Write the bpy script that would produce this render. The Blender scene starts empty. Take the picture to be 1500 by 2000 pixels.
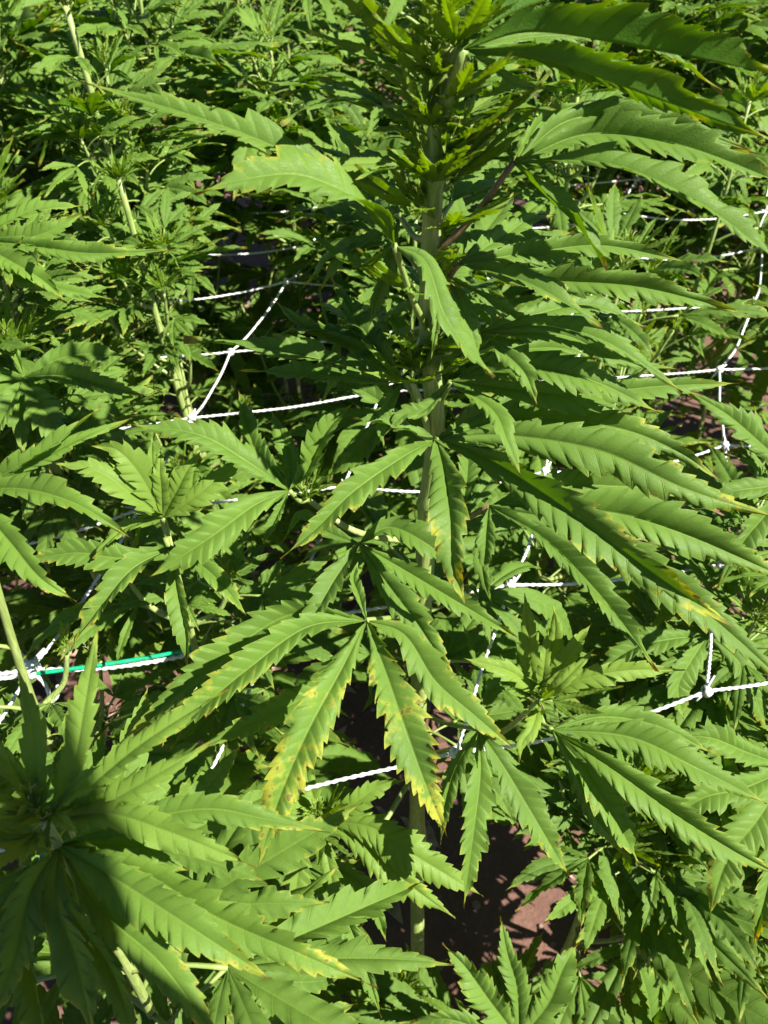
import bpy, math, random
import numpy as np
from mathutils import Vector, Matrix, Euler

# ------------------------------------------------------------------ camera, sky, sun, exposure
scene = bpy.context.scene
col = scene.collection
PITCH = math.radians(42.0)
CAM = Vector((0, 0, 1.45))
F = 1555.0                                   # focal length in pixels of the 1500 x 2000 photograph
cd = bpy.data.cameras.new('camera')
cd.sensor_fit = 'VERTICAL'
cd.lens = 4.0
cd.sensor_height = 4.0 * 2000 / F
cd.sensor_width = 4.0 * 1500 / F
cd.clip_start = 0.01
cd.clip_end = 500
cd.dof.use_dof = True
cd.dof.focus_distance = 0.60
cd.dof.aperture_fstop = 1.8
cam = bpy.data.objects.new('camera', cd)
cam.location = CAM
cam.rotation_euler = (math.pi / 2 - PITCH, 0, 0)
col.objects.link(cam)
scene.camera = cam

SUN_EL = math.radians(47.0)
SUN_AZ = math.radians(118.0)                 # compass style, 0 = +Y, clockwise: behind the camera, to its right
sun_dir = Vector((math.sin(SUN_AZ) * math.cos(SUN_EL), math.cos(SUN_AZ) * math.cos(SUN_EL), math.sin(SUN_EL)))
w = bpy.data.worlds.new('World')
scene.world = w
w.use_nodes = True
nt = w.node_tree
sky = nt.nodes.new('ShaderNodeTexSky')
sky.sky_type = 'NISHITA'
sky.sun_disc = False
sky.altitude = 2500
sky.air_density = 0.8
sky.dust_density = 0.2
sky.sun_elevation = SUN_EL
sky.sun_rotation = SUN_AZ
bg = nt.nodes['Background']
bg.inputs['Strength'].default_value = 0.05
nt.links.new(sky.outputs[0], bg.inputs['Color'])
sl = bpy.data.lights.new('sun', 'SUN')
sl.energy = 5.0
sl.angle = math.radians(0.53)
sl.color = (1.0, 0.955, 0.88)
sun = bpy.data.objects.new('sun', sl)
sun.rotation_euler = sun_dir.to_track_quat('Z', 'Y').to_euler()
sun.location = (1, -2, 5)
col.objects.link(sun)
scene.view_settings.view_transform = 'Standard'
scene.view_settings.look = 'None'
scene.view_settings.exposure = 1.48
scene.cycles.max_bounces = 5
scene.cycles.diffuse_bounces = 3
scene.cycles.glossy_bounces = 2
scene.cycles.transmission_bounces = 3
scene.view_settings.gamma = 1.0
scene.view_settings.use_curve_mapping = False

R = random.Random(11)
FWD = Vector((0, math.cos(PITCH), -math.sin(PITCH)))
UPV = Vector((0, math.sin(PITCH), math.cos(PITCH)))


def unproj(x, y, d):
    return CAM + Vector(((x - 750) / F * d, 0, 0)) + UPV * (-(y - 1000) / F * d) + FWD * d


def project(p):
    q = p - CAM
    d = q.dot(FWD)
    if d <= 1e-4:
        return None
    return (750 + q.x / d * F, 1000 - q.dot(UPV) / d * F, d)


# ------------------------------------------------------------------ object helpers
def tag(o, label=None, cat=None, group=None, kind=None):
    if label: o['label'] = label
    if cat: o['category'] = cat
    if group: o['group'] = group
    if kind: o['kind'] = kind
    return o


def link(name, data, parent=None, loc=(0, 0, 0)):
    o = bpy.data.objects.new(name, data)
    o.location = loc
    if parent: o.parent = parent
    col.objects.link(o)
    return o


def mesh_np(name, V, Fq, mat, att=None, smooth=True):
    me = bpy.data.meshes.new(name)
    me.from_pydata([tuple(v) for v in V], [], [tuple(f) for f in Fq])
    if smooth:
        me.polygons.foreach_set('use_smooth', [True] * len(me.polygons))
    if att is not None:
        a = me.attributes.new('leafco', 'FLOAT_VECTOR', 'POINT')
        a.data.foreach_set('vector', np.asarray(att, dtype=np.float32).ravel())
    me.materials.append(mat)
    me.update()
    return me


def catmull(pts, n):
    P = [Vector(p) for p in pts]
    if len(P) == 2:
        P = [P[0], (P[0] + P[1]) / 2, P[1]]
    P = [P[0] * 2 - P[1]] + P + [P[-1] * 2 - P[-2]]
    out = []
    segs = len(P) - 3
    for i in range(n + 1):
        u = i / n * segs
        k = min(int(u), segs - 1)
        t = u - k
        a, b, c, d = P[k:k + 4]
        out.append(0.5 * ((2 * b) + (c - a) * t + (2 * a - 5 * b + 4 * c - d) * t * t + (3 * b - a - 3 * c + d) * t ** 3))
    return out


def tube(pts, radii, sides=8, cap=True, ridge=0.0):
    V, Fq = [], []
    n = len(pts)
    ref = Vector((0.31, 0.2, 0.93))
    for i, p in enumerate(pts):
        t = (Vector(pts[min(i + 1, n - 1)]) - Vector(pts[max(i - 1, 0)])).normalized()
        a = t.cross(ref)
        if a.length < 1e-3: a = t.cross(Vector((1, 0, 0)))
        a.normalize()
        b = t.cross(a)
        r = radii[i] if hasattr(radii, '__len__') else radii
        for k in range(sides):
            an = 2 * math.pi * k / sides
            V.append(Vector(p) + (a * math.cos(an) + b * math.sin(an)) * r * (1 + (ridge if k % 2 else -ridge)))
    for i in range(n - 1):
        for k in range(sides):
            k2 = (k + 1) % sides
            Fq.append((i * sides + k, i * sides + k2, (i + 1) * sides + k2, (i + 1) * sides + k))
    if cap:
        Fq.append(tuple(range(sides - 1, -1, -1)))
        Fq.append(tuple((n - 1) * sides + k for k in range(sides)))
    return V, Fq


# ------------------------------------------------------------------ materials
class NT:
    def __init__(self, name):
        self.m = bpy.data.materials.new(name)
        self.m.use_nodes = True
        self.t = self.m.node_tree
        self.bsdf = self.t.nodes['Principled BSDF']
        self.out = self.t.nodes['Material Output']

    def n(self, typ, **kw):
        x = self.t.nodes.new(typ)
        for k, v in kw.items(): setattr(x, k, v)
        return x

    def l(self, a, b): self.t.links.new(a, b)

    def set(self, sock, v):
        if isinstance(v, (int, float)): sock.default_value = v
        elif isinstance(v, tuple): sock.default_value = v if len(v) == 4 or len(sock.default_value) == 3 else (*v, 1)
        else: self.l(v, sock)

    def math(self, op, a, b=0.0, c=0.0, clamp=False):
        x = self.n('ShaderNodeMath', operation=op, use_clamp=clamp)
        for s, v in zip(x.inputs, (a, b, c)): self.set(s, v)
        return x.outputs[0]

    def step(self, x, lo, hi):
        m = self.n('ShaderNodeMapRange', interpolation_type='SMOOTHSTEP')
        self.set(m.inputs['Value'], x)
        m.inputs['From Min'].default_value = lo
        m.inputs['From Max'].default_value = hi
        return m.outputs['Result']

    def mix(self, f, a, b):
        x = self.n('ShaderNodeMix', data_type='RGBA')
        self.set(x.inputs[0], f); self.set(x.inputs[6], a); self.set(x.inputs[7], b)
        return x.outputs[2]

    def noise(self, scale, detail=3, vec=None, rough=0.5):
        x = self.n('ShaderNodeTexNoise')
        x.inputs['Scale'].default_value = scale
        x.inputs['Detail'].default_value = detail
        x.inputs['Roughness'].default_value = rough
        if vec is not None: self.l(vec, x.inputs['Vector'])
        return x.outputs['Fac']


def leaf_material():
    g = NT('hemp_leaf')
    at = g.n('ShaderNodeAttribute', attribute_name='leafco')
    sp = g.n('ShaderNodeSeparateXYZ'); g.l(at.outputs['Vector'], sp.inputs[0])
    ph, v, t = sp.outputs
    oi = g.n('ShaderNodeObjectInfo')
    oc = g.n('ShaderNodeSeparateColor'); g.l(oi.outputs['Color'], oc.inputs[0])
    age, tone = oc.outputs[0], oc.outputs[1]
    tc = g.n('ShaderNodeTexCoord')
    off = g.n('ShaderNodeVectorMath', operation='MULTIPLY_ADD')
    g.l(oi.outputs['Random'], off.inputs[0])
    off.inputs[1].default_value = (7.0, 9.0, 5.0)
    g.l(tc.outputs['Object'], off.inputs[2])
    nv = off.outputs[0]
    n1 = g.noise(38, 2, nv)
    n2 = g.noise(170, 1.5, nv)
    n3 = g.noise(1100, 1, nv)
    av = g.math('ABSOLUTE', v)
    fr = g.math('FRACT', ph)
    dv = g.math('ABSOLUTE', g.math('SUBTRACT', fr, 0.5))
    vein = g.step(dv, 0.44, 0.5)
    mid = g.step(av, 0.06, 0.015)
    base = g.mix(g.math('MULTIPLY_ADD', n1, 0.9, g.math('SUBTRACT', tone, 0.5), clamp=True), (0.031, 0.100, 0.011), (0.122, 0.248, 0.017))
    base = g.mix(oc.outputs[2], base, (0.25, 0.36, 0.035))
    base = g.mix(g.math('MULTIPLY', n2, 0.22), base, (0.03, 0.09, 0.012))
    base = g.mix(g.math('MULTIPLY', vein, 0.30), base, (0.14, 0.25, 0.02))
    base = g.mix(g.math('MULTIPLY', mid, 0.30), base, (0.20, 0.30, 0.04))
    base = g.mix(g.math('MULTIPLY', g.step(av, 0.93, 1.0), 0.4), base, (0.24, 0.30, 0.05))
    # yellowing from the margin and the tip inward
    e = g.math('MULTIPLY', g.math('POWER', av, 2.0), 0.55)
    e = g.math('ADD', e, g.math('MULTIPLY', g.math('POWER', t, 2.0), 0.65))
    e = g.math('ADD', e, g.math('MULTIPLY', g.math('SUBTRACT', n1, 0.5), 1.5))
    e = g.math('ADD', e, g.math('MULTIPLY', g.math('SUBTRACT', n2, 0.5), 1.3))
    e = g.math('ADD', e, g.math('MULTIPLY', g.math('SUBTRACT', age, 1.0), 0.95))
    yel = g.step(e, 0.08, 0.62)
    tip = g.step(t, 0.86, 1.0)
    yel = g.math('MAXIMUM', yel, g.math('MULTIPLY', g.math('MULTIPLY', tip, 0.75), g.math('SUBTRACT', 1.0, oc.outputs[2])))
    base = g.mix(g.math('MULTIPLY', yel, 0.88), base, (0.47, 0.42, 0.03))
    brn = g.math('MULTIPLY', g.step(n2, 0.63, 0.67), g.step(e, 0.25, 0.5))
    brn = g.math('MAXIMUM', brn, g.step(g.math('MULTIPLY_ADD', n2, 0.03, g.math('MULTIPLY_ADD', age, 0.012, t)), 0.975, 0.998))
    base = g.mix(g.math('MULTIPLY', g.math('MULTIPLY', brn, 0.9), g.math('SUBTRACT', 1.0, oc.outputs[2])), base, (0.13, 0.055, 0.02))
    geo = g.n('ShaderNodeNewGeometry')
    bk = geo.outputs['Backfacing']
    front = base
    under = g.mix(0.42, base, (0.18, 0.27, 0.06))
    base = g.mix(bk, front, under)
    g.l(base, g.bsdf.inputs['Base Color'])
    g.set(g.bsdf.inputs['Roughness'], g.math('MULTIPLY_ADD', n2, 0.3, 0.34))
    g.bsdf.inputs['Specular IOR Level'].default_value = 0.18
    bp = g.n('ShaderNodeBump')
    bp.inputs['Strength'].default_value = 0.4
    bp.inputs['Distance'].default_value = 0.0006
    # fine net of veinlets between the side veins
    vv = g.n('ShaderNodeCombineXYZ')
    g.l(g.math('MULTIPLY', ph, 2.6), vv.inputs[0]); g.l(g.math('MULTIPLY', v, 7.0), vv.inputs[1])
    vo = g.n('ShaderNodeTexVoronoi', feature='DISTANCE_TO_EDGE', voronoi_dimensions='2D')
    vo.inputs['Scale'].default_value = 1.0
    g.l(vv.outputs[0], vo.inputs['Vector'])
    netv = g.step(vo.outputs['Distance'], 0.10, 0.0)
    hgt = g.math('SUBTRACT', g.math('MULTIPLY', n3, 0.6), g.math('MULTIPLY_ADD', netv, 0.35, vein))
    g.l(hgt, bp.inputs['Height'])
    g.l(bp.outputs[0], g.bsdf.inputs['Normal'])
    tr = g.n('ShaderNodeBsdfTranslucent')
    hs = g.n('ShaderNodeHueSaturation')
    hs.inputs['Hue'].default_value = 0.485
    hs.inputs['Saturation'].default_value = 1.15
    hs.inputs['Value'].default_value = 1.5
    g.l(front, hs.inputs['Color'])
    g.l(hs.outputs[0], tr.inputs['Color'])
    mx = g.n('ShaderNodeMixShader')
    mx.inputs[0].default_value = 0.36
    g.l(g.bsdf.outputs[0], mx.inputs[1]); g.l(tr.outputs[0], mx.inputs[2])
    g.l(mx.outputs[0], g.out.inputs['Surface'])
    return g.m


def stem_material(name, a, b, rough=0.5, brown=0.35):
    g = NT(name)
    tc = g.n('ShaderNodeTexCoord')
    mp = g.n('ShaderNodeMapping'); mp.inputs['Scale'].default_value = (1, 1, 0.12)
    g.l(tc.outputs['Object'], mp.inputs[0])
    n1 = g.noise(420, 3, mp.outputs[0]); n2 = g.noise(30, 3, tc.outputs['Object'])
    c = g.mix(g.step(n1, 0.35, 0.7), a, b)
    c = g.mix(g.math('MULTIPLY', g.step(n2, 0.6, 0.8), brown), c, (0.15, 0.12, 0.05))
    g.l(c, g.bsdf.inputs['Base Color'])
    g.bsdf.inputs['Roughness'].default_value = rough
    bp = g.n('ShaderNodeBump'); bp.inputs['Strength'].default_value = 0.4; bp.inputs['Distance'].default_value = 0.0005
    g.l(n1, bp.inputs['Height']); g.l(bp.outputs[0], g.bsdf.inputs['Normal'])
    return g.m


def simple_material(name, a, b, scale, rough=0.7, bump=0.3, dist=0.001):
    g = NT(name)
    tc = g.n('ShaderNodeTexCoord')
    n1 = g.noise(scale, 5, tc.outputs['Object'])
    g.l(g.mix(g.step(n1, 0.3, 0.7), a, b), g.bsdf.inputs['Base Color'])
    g.bsdf.inputs['Roughness'].default_value = rough
    bp = g.n('ShaderNodeBump'); bp.inputs['Strength'].default_value = bump; bp.inputs['Distance'].default_value = dist
    g.l(n1, bp.inputs['Height']); g.l(bp.outputs[0], g.bsdf.inputs['Normal'])
    return g.m


def soil_material():
    g = NT('red_soil')
    tc = g.n('ShaderNodeTexCoord')
    n1 = g.noise(6, 6, tc.outputs['Object'], 0.6); n2 = g.noise(90, 6, tc.outputs['Object'], 0.65); n3 = g.noise(500, 3, tc.outputs['Object'])
    c = g.mix(g.step(n1, 0.3, 0.7), (0.105, 0.050, 0.034), (0.15, 0.075, 0.052))
    c = g.mix(g.math('MULTIPLY', g.step(n2, 0.5, 0.75), 0.6), c, (0.19, 0.11, 0.085))
    c = g.mix(g.math('MULTIPLY', g.step(n3, 0.62, 0.7), 0.6), c, (0.07, 0.04, 0.03))
    g.l(c, g.bsdf.inputs['Base Color'])
    g.bsdf.inputs['Roughness'].default_value = 0.9
    bp = g.n('ShaderNodeBump'); bp.inputs['Strength'].default_value = 0.7; bp.inputs['Distance'].default_value = 0.006
    g.l(n2, bp.inputs['Height']); g.l(bp.outputs[0], g.bsdf.inputs['Normal'])
    return g.m


M_LEAF = leaf_material()
M_STEM = stem_material('green_stem', (0.19, 0.27, 0.06), (0.32, 0.38, 0.13), 0.45, 0.2)
M_PET = stem_material('petiole', (0.17, 0.25, 0.05), (0.24, 0.31, 0.08), 0.5, 0.05)
M_PETR = stem_material('brown_petiole', (0.14, 0.09, 0.045), (0.23, 0.17, 0.08))
M_BRACT = simple_material('bract', (0.13, 0.23, 0.04), (0.27, 0.36, 0.10), 220, 0.5)
M_HAIR = simple_material('pistil', (0.45, 0.47, 0.22), (0.6, 0.58, 0.32), 300, 0.5)
def twine_material():
    g = NT('white_twine')
    tc = g.n('ShaderNodeTexCoord'); oi = g.n('ShaderNodeObjectInfo')
    ad = g.n('ShaderNodeVectorMath', operation='MULTIPLY_ADD')
    g.l(oi.outputs['Random'], ad.inputs[0]); ad.inputs[1].default_value = (13, 7, 3); g.l(tc.outputs['Object'], ad.inputs[2])
    n1 = g.noise(7, 4, ad.outputs[0], 0.65); n2 = g.noise(160, 2, ad.outputs[0])
    c = g.mix(g.step(n2, 0.3, 0.7), (0.55, 0.56, 0.54), (0.8, 0.8, 0.78))
    c = g.mix(g.math('MULTIPLY', g.step(n1, 0.48, 0.66), 0.75), c, (0.27, 0.30, 0.25))
    g.l(c, g.bsdf.inputs['Base Color'])
    g.bsdf.inputs['Roughness'].default_value = 0.6
    return g.m


M_CORD = twine_material()
M_GREEN = simple_material('green_tape', (0.0, 0.26, 0.11), (0.005, 0.36, 0.17), 300, 0.35)
M_SOIL = soil_material()
M_DRY = simple_material('dry_leaf', (0.20, 0.13, 0.08), (0.42, 0.31, 0.22), 60, 0.9)
M_STONE = simple_material('pale_stone', (0.14, 0.08, 0.06), (0.27, 0.18, 0.14), 80, 0.9)
M_GRASS = simple_material('grass', (0.05, 0.12, 0.02), (0.11, 0.2, 0.035), 40, 0.6)


# ------------------------------------------------------------------ leaflet geometry
def profile(t, peak=0.42, p2=1.25):
    a = np.sin(np.pi / 2 * np.clip(t / peak, 0, 1)) ** 0.95
    b = np.cos(np.pi / 2 * np.clip((t - peak) / (1 - peak), 0, 1)) ** p2
    return np.where(t < peak, a, b)


def leaflet_arrays(path, nhint, W, teeth=18, fold=0.25, cols=4, tooth=0.22, quilt=0.075, wave=0.05, twist=0.0, seed=0, rows=(0.0, 0.3, 0.6, 0.78, 0.86, 0.93), tipf=0.86, curl=0.0, tfrac=1.0):
    """path: points along the midrib. Each half is a grid that follows the side veins out to the teeth."""
    rng = np.random.RandomState(seed)
    n = 60
    P = np.array([tuple(p) for p in catmull(path, n)])
    seg = np.linalg.norm(np.diff(P, axis=0), axis=1)
    cum = np.concatenate([[0], np.cumsum(seg)])
    L = cum[-1]
    T = np.gradient(P, axis=0)
    T /= np.linalg.norm(T, axis=1)[:, None]
    N = np.array(nhint, dtype=float)
    if N.ndim == 1: N = np.tile(N, (n + 1, 1))
    N = N - (N * T).sum(1)[:, None] * T
    N /= np.maximum(np.linalg.norm(N, axis=1), 1e-6)[:, None]
    B = np.cross(N, T)
    q_ = np.clip(np.linspace(0, 1, n + 1) / tfrac, 0, 1)
    tw = twist * (q_ if tfrac >= 1 else q_ * q_ * (3 - 2 * q_))
    N, B = N * np.cos(tw)[:, None] + B * np.sin(tw)[:, None], B * np.cos(tw)[:, None] - N * np.sin(tw)[:, None]
    st = cum / L

    def samp(A, s):
        return np.stack([np.interp(s, st, A[:, k]) for k in range(3)], -1)

    S, FR, K = [], [], []
    for k in range(teeth):
        for f in rows:
            S.append((k + f) / teeth); FR.append(f); K.append(k)
    S.append(1.0); FR.append(0.0); K.append(teeth)
    S = np.array(S); FR = np.array(FR); K = np.array(K)
    S = S ** 0.97
    m = len(S)
    saw = np.where(FR <= tipf, (FR / tipf) ** 0.75, (1 - FR) / (1 - tipf) * 0.85)
    g = np.mod(FR - tipf, 1.0)
    dist = np.minimum(g, 1 - g)
    bulge = 1.25 * (1 - np.exp(-g / 0.09)) * (1 - 0.9 * g) + 0.12 * np.sin(np.pi * g)
    depth_k = tooth * (0.5 + 1.0 * rng.rand(teeth + 1))[K]
    depth_k = depth_k * np.clip((1 - S) / 0.10, 0, 1) * np.clip(S / 0.06, 0.1, 1)
    w = W * profile(S)
    V, ATT = [], []
    vs = [0.0, 0.07] + [0.07 + 0.93 * (k / (cols - 1)) ** 0.9 for k in range(1, cols)]
    phase = rng.rand() * 6.28
    wf = 2 + 2 * rng.rand()
    for side in (-1, 1):
        lr = 1 + 0.06 * rng.randn()
        fs = 0.6 + 0.8 * rng.rand()
        jag = 1 + 0.09 * rng.randn(teeth + 1)[K]
        for c in range(0 if side == -1 else 1, cols + 1):
            v = vs[c]
            edge = 1 - depth_k * (1 - saw) * (v ** 3)
            y = w * v * edge * lr * (1 + (jag - 1) * v)
            skew = 0.75 * w / L * v ** 1.15 * (1 - 0.25 * v) + 0.55 * depth_k * w / L * saw * v ** 3
            s2 = np.minimum(S + skew * np.clip((1 - S) / 0.1, 0, 1), 1.0)
            fo = fold * (1 - 0.22 * v)
            y = y * math.cos(math.atan(fold * fs))
            z = y * fo * fs
            z = z + quilt * W * bulge * (1.35 * v * (1.18 - v) * 1.6) * np.clip((1 - S) / 0.25, 0, 1) * np.clip(w / W, 0, 1)
            z = z + wave * W * np.sin(phase + side * 1.3 + wf * 6.28 * S) * v ** 2
            z = z + curl * W * v ** 2
            z = z - 0.10 * W * saw * v ** 4 * (w / W)
            if c == 0:
                z = z - 0.05 * W * (1 - S)
            q = samp(P, s2) + samp(B, s2) * (side * y)[:, None] + samp(N, s2) * z[:, None]
            V.append(q)
            ATT.append(np.stack([K + FR - tipf + 1.0, np.full(m, side * v), s2], -1))
    # order: left columns 0..cols, right columns 1..cols
    V = np.concatenate(V); ATT = np.concatenate(ATT)
    Fq = []
    left = list(range(cols + 1)); right = [0] + list(range(cols + 1, 2 * cols + 1))
    for i in range(m - 1):
        for c in range(cols):
            a, b = left[c] * m, left[c + 1] * m
            Fq.append((a + i, a + i + 1, b + i + 1, b + i))
            a, b = right[c] * m, right[c + 1] * m
            Fq.append((a + i, b + i, b + i + 1, a + i + 1))
    return V, Fq, ATT


def join_arrays(parts):
    V, Fq, A = [], [], []
    o = 0
    for v, f, a in parts:
        V.append(v); A.append(a)
        Fq += [tuple(i + o for i in q) for q in f]
        o += len(v)
    return np.concatenate(V), Fq, np.concatenate(A)


# prototype compound leaves: origin on the stem, petiole runs to the hub along +X, leaflets fan out from the hub.
FAN = {9: [0, 24, -24, 48, -48, 74, -74, 112, -112], 7: [0, 28, -28, 56, -56, 96, -96], 5: [0, 33, -33, 72, -72], 3: [0, 42, -42]}
LEN = {9: [1, .97, .97, .84, .84, .6, .6, .3, .3], 7: [1, .95, .95, .74, .74, .4, .4], 5: [1, .86, .86, .5, .5], 3: [1, .7, .7]}


def proto_leaf(count, seed, droop, petiole=0.42, ratio=0.108, fold=0.4, spread=1.0, teeth=12, cols=3):
    rr = random.Random(seed)
    hub = Vector((petiole, 0, petiole * 0.12))
    pts = [Vector((0, 0, 0)), Vector((petiole * .5, 0, petiole * .13)), hub]
    V, Fq = tube(catmull(pts, 6), [0.016, 0.013, 0.012, 0.011, 0.011, 0.012, 0.014], 6)
    leaflets = []
    for i, (a, ln) in enumerate(zip(FAN[count], LEN[count])):
        an = math.radians(a * spread + rr.uniform(-5, 5))
        ln *= rr.uniform(.9, 1.06)
        dr = droop * rr.uniform(.5, 1.7)
        rise = rr.uniform(.05, .22)
        d = Vector((math.cos(an), math.sin(an), 0))
        sway = rr.uniform(-.10, .10)
        sd = Vector((-d.y, d.x, 0))
        path = []
        for k in range(6):
            t = k / 5
            path.append(hub + d * ln * t * (1 - .22 * dr * t * t) + Vector((0, 0, ln * (rise * t - dr * t ** 2.1))) + sd * sway * t * t * ln)
        nh = Vector((0, 0, 1)) + sd * rr.uniform(-.35, .35) + d * 0.25
        arr = leaflet_arrays(path, tuple(nh), ln * ratio * rr.uniform(.9, 1.12), teeth=max(8, int(teeth * (0.45 + .55 * ln))), fold=fold * rr.uniform(.2, 1.7),
                             cols=cols, wave=.12, twist=rr.uniform(-.45, .45), seed=seed * 31 + i, curl=rr.uniform(-.25, .15), rows=(0.0, 0.42, 0.80, 0.92), tipf=0.80)
        leaflets.append(arr)
    pet = mesh_np('petiole', V, Fq, M_PET)
    return pet, leaflets


PROTO = []           # (petiole mesh, [leaflet meshes], joined mesh)


def finish_proto(p):
    pet, lf = p
    meshes = [mesh_np('leaflet', *a[:2], M_LEAF, a[2]) for a in lf]
    V, Fq, A = join_arrays(lf)
    pv = np.array([v.co[:] for v in pet.vertices]); pf = [tuple(f.vertices) for f in pet.polygons]
    nb = len(Fq)
    V2, F2, A2 = join_arrays([(V, Fq, A), (pv, pf, np.tile([0.5, 0.0, 0.1], (len(pv), 1)))])
    jm = mesh_np('leaf', V2, F2, M_LEAF, A2)
    jm.materials.append(M_PET)
    for i in range(nb, len(jm.polygons)): jm.polygons[i].material_index = 1
    return (pet, meshes, jm)


for i, (c, dr) in enumerate([(7, .18), (7, .42), (9, .30), (5, .25), (7, .62), (5, .5), (7, .10), (3, .3), (5, .12), (9, .5)]):
    PROTO.append(finish_proto(proto_leaf(c, 40 + i, dr)))
YOUNG = [finish_proto(proto_leaf(c, 80 + i, dr, petiole=.22, ratio=.105, fold=.7, spread=.72, teeth=13)) for i, (c, dr) in enumerate([(5, -.1), (3, .05), (5, .15), (7, -.05)])]
BIG = [0, 1, 2, 4, 6, 9]; SMALL = [3, 5, 7, 8]


def make_bud(seed, nb=34, hairs=14):
    """A spiky young flower tip: narrow bracts packed round the axis, unit height."""
    rr = random.Random(seed)
    parts = []
    for i in range(nb):
        h = rr.uniform(0, .75)
        az = rr.uniform(0, 6.283)
        ln = rr.uniform(.28, .7) * (1.05 - .5 * h)
        el = rr.uniform(.35, 1.25) + .25 * h
        d = Vector((math.cos(az) * math.cos(el), math.sin(az) * math.cos(el), math.sin(el)))
        b = Vector((math.cos(az) * .05, math.sin(az) * .05, h))
        path = [b, b + d * ln * .5 + Vector((0, 0, .03)), b + d * ln + Vector((0, 0, -.04 + rr.uniform(-.08, .06)))]
        nh = Vector((-math.cos(az) * math.sin(el), -math.sin(az) * math.sin(el), math.cos(el)))
        parts.append(leaflet_arrays(path, tuple(nh), ln * rr.uniform(.09, .15), teeth=6, cols=2, fold=.5, seed=seed * 97 + i, rows=(0.0, .8), tipf=.8, quilt=.05))
    V, Fq, A = join_arrays(parts)
    me = mesh_np('bud', V, Fq, M_LEAF, A)
    hv, hf = [], []
    for i in range(hairs):
        h = rr.uniform(.1, .95); az = rr.uniform(0, 6.283); el = rr.uniform(.1, 1.2); ln = rr.uniform(.06, .13)
        d = Vector((math.cos(az) * math.cos(el), math.sin(az) * math.cos(el), math.sin(el)))
        b = Vector((math.cos(az) * .06, math.sin(az) * .06, h))
        v, f = tube([b, b + d * ln * .5, b + d * ln + Vector((0, 0, .03))], [.007, .006, .003], 4)
        hf += [tuple(q + len(hv) for q in ff) for ff in f]; hv += v
    hm = mesh_np('pistil_hairs', hv, hf, M_HAIR)
    return me, hm


BUDS = [make_bud(s) for s in (1, 2, 3, 4)]


def hue(o, age, tone, young=0):
    o.color = (min(max(age, 0), 1), min(max(tone, 0), 1), young, 1)
    return o


def leaf_matrix(node, az, pitch, roll, s):
    return Matrix.Translation(node) @ Matrix.Rotation(az, 4, 'Z') @ Matrix.Rotation(-pitch, 4, 'Y') @ Matrix.Rotation(roll, 4, 'X') @ Matrix.Scale(s, 4)


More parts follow.
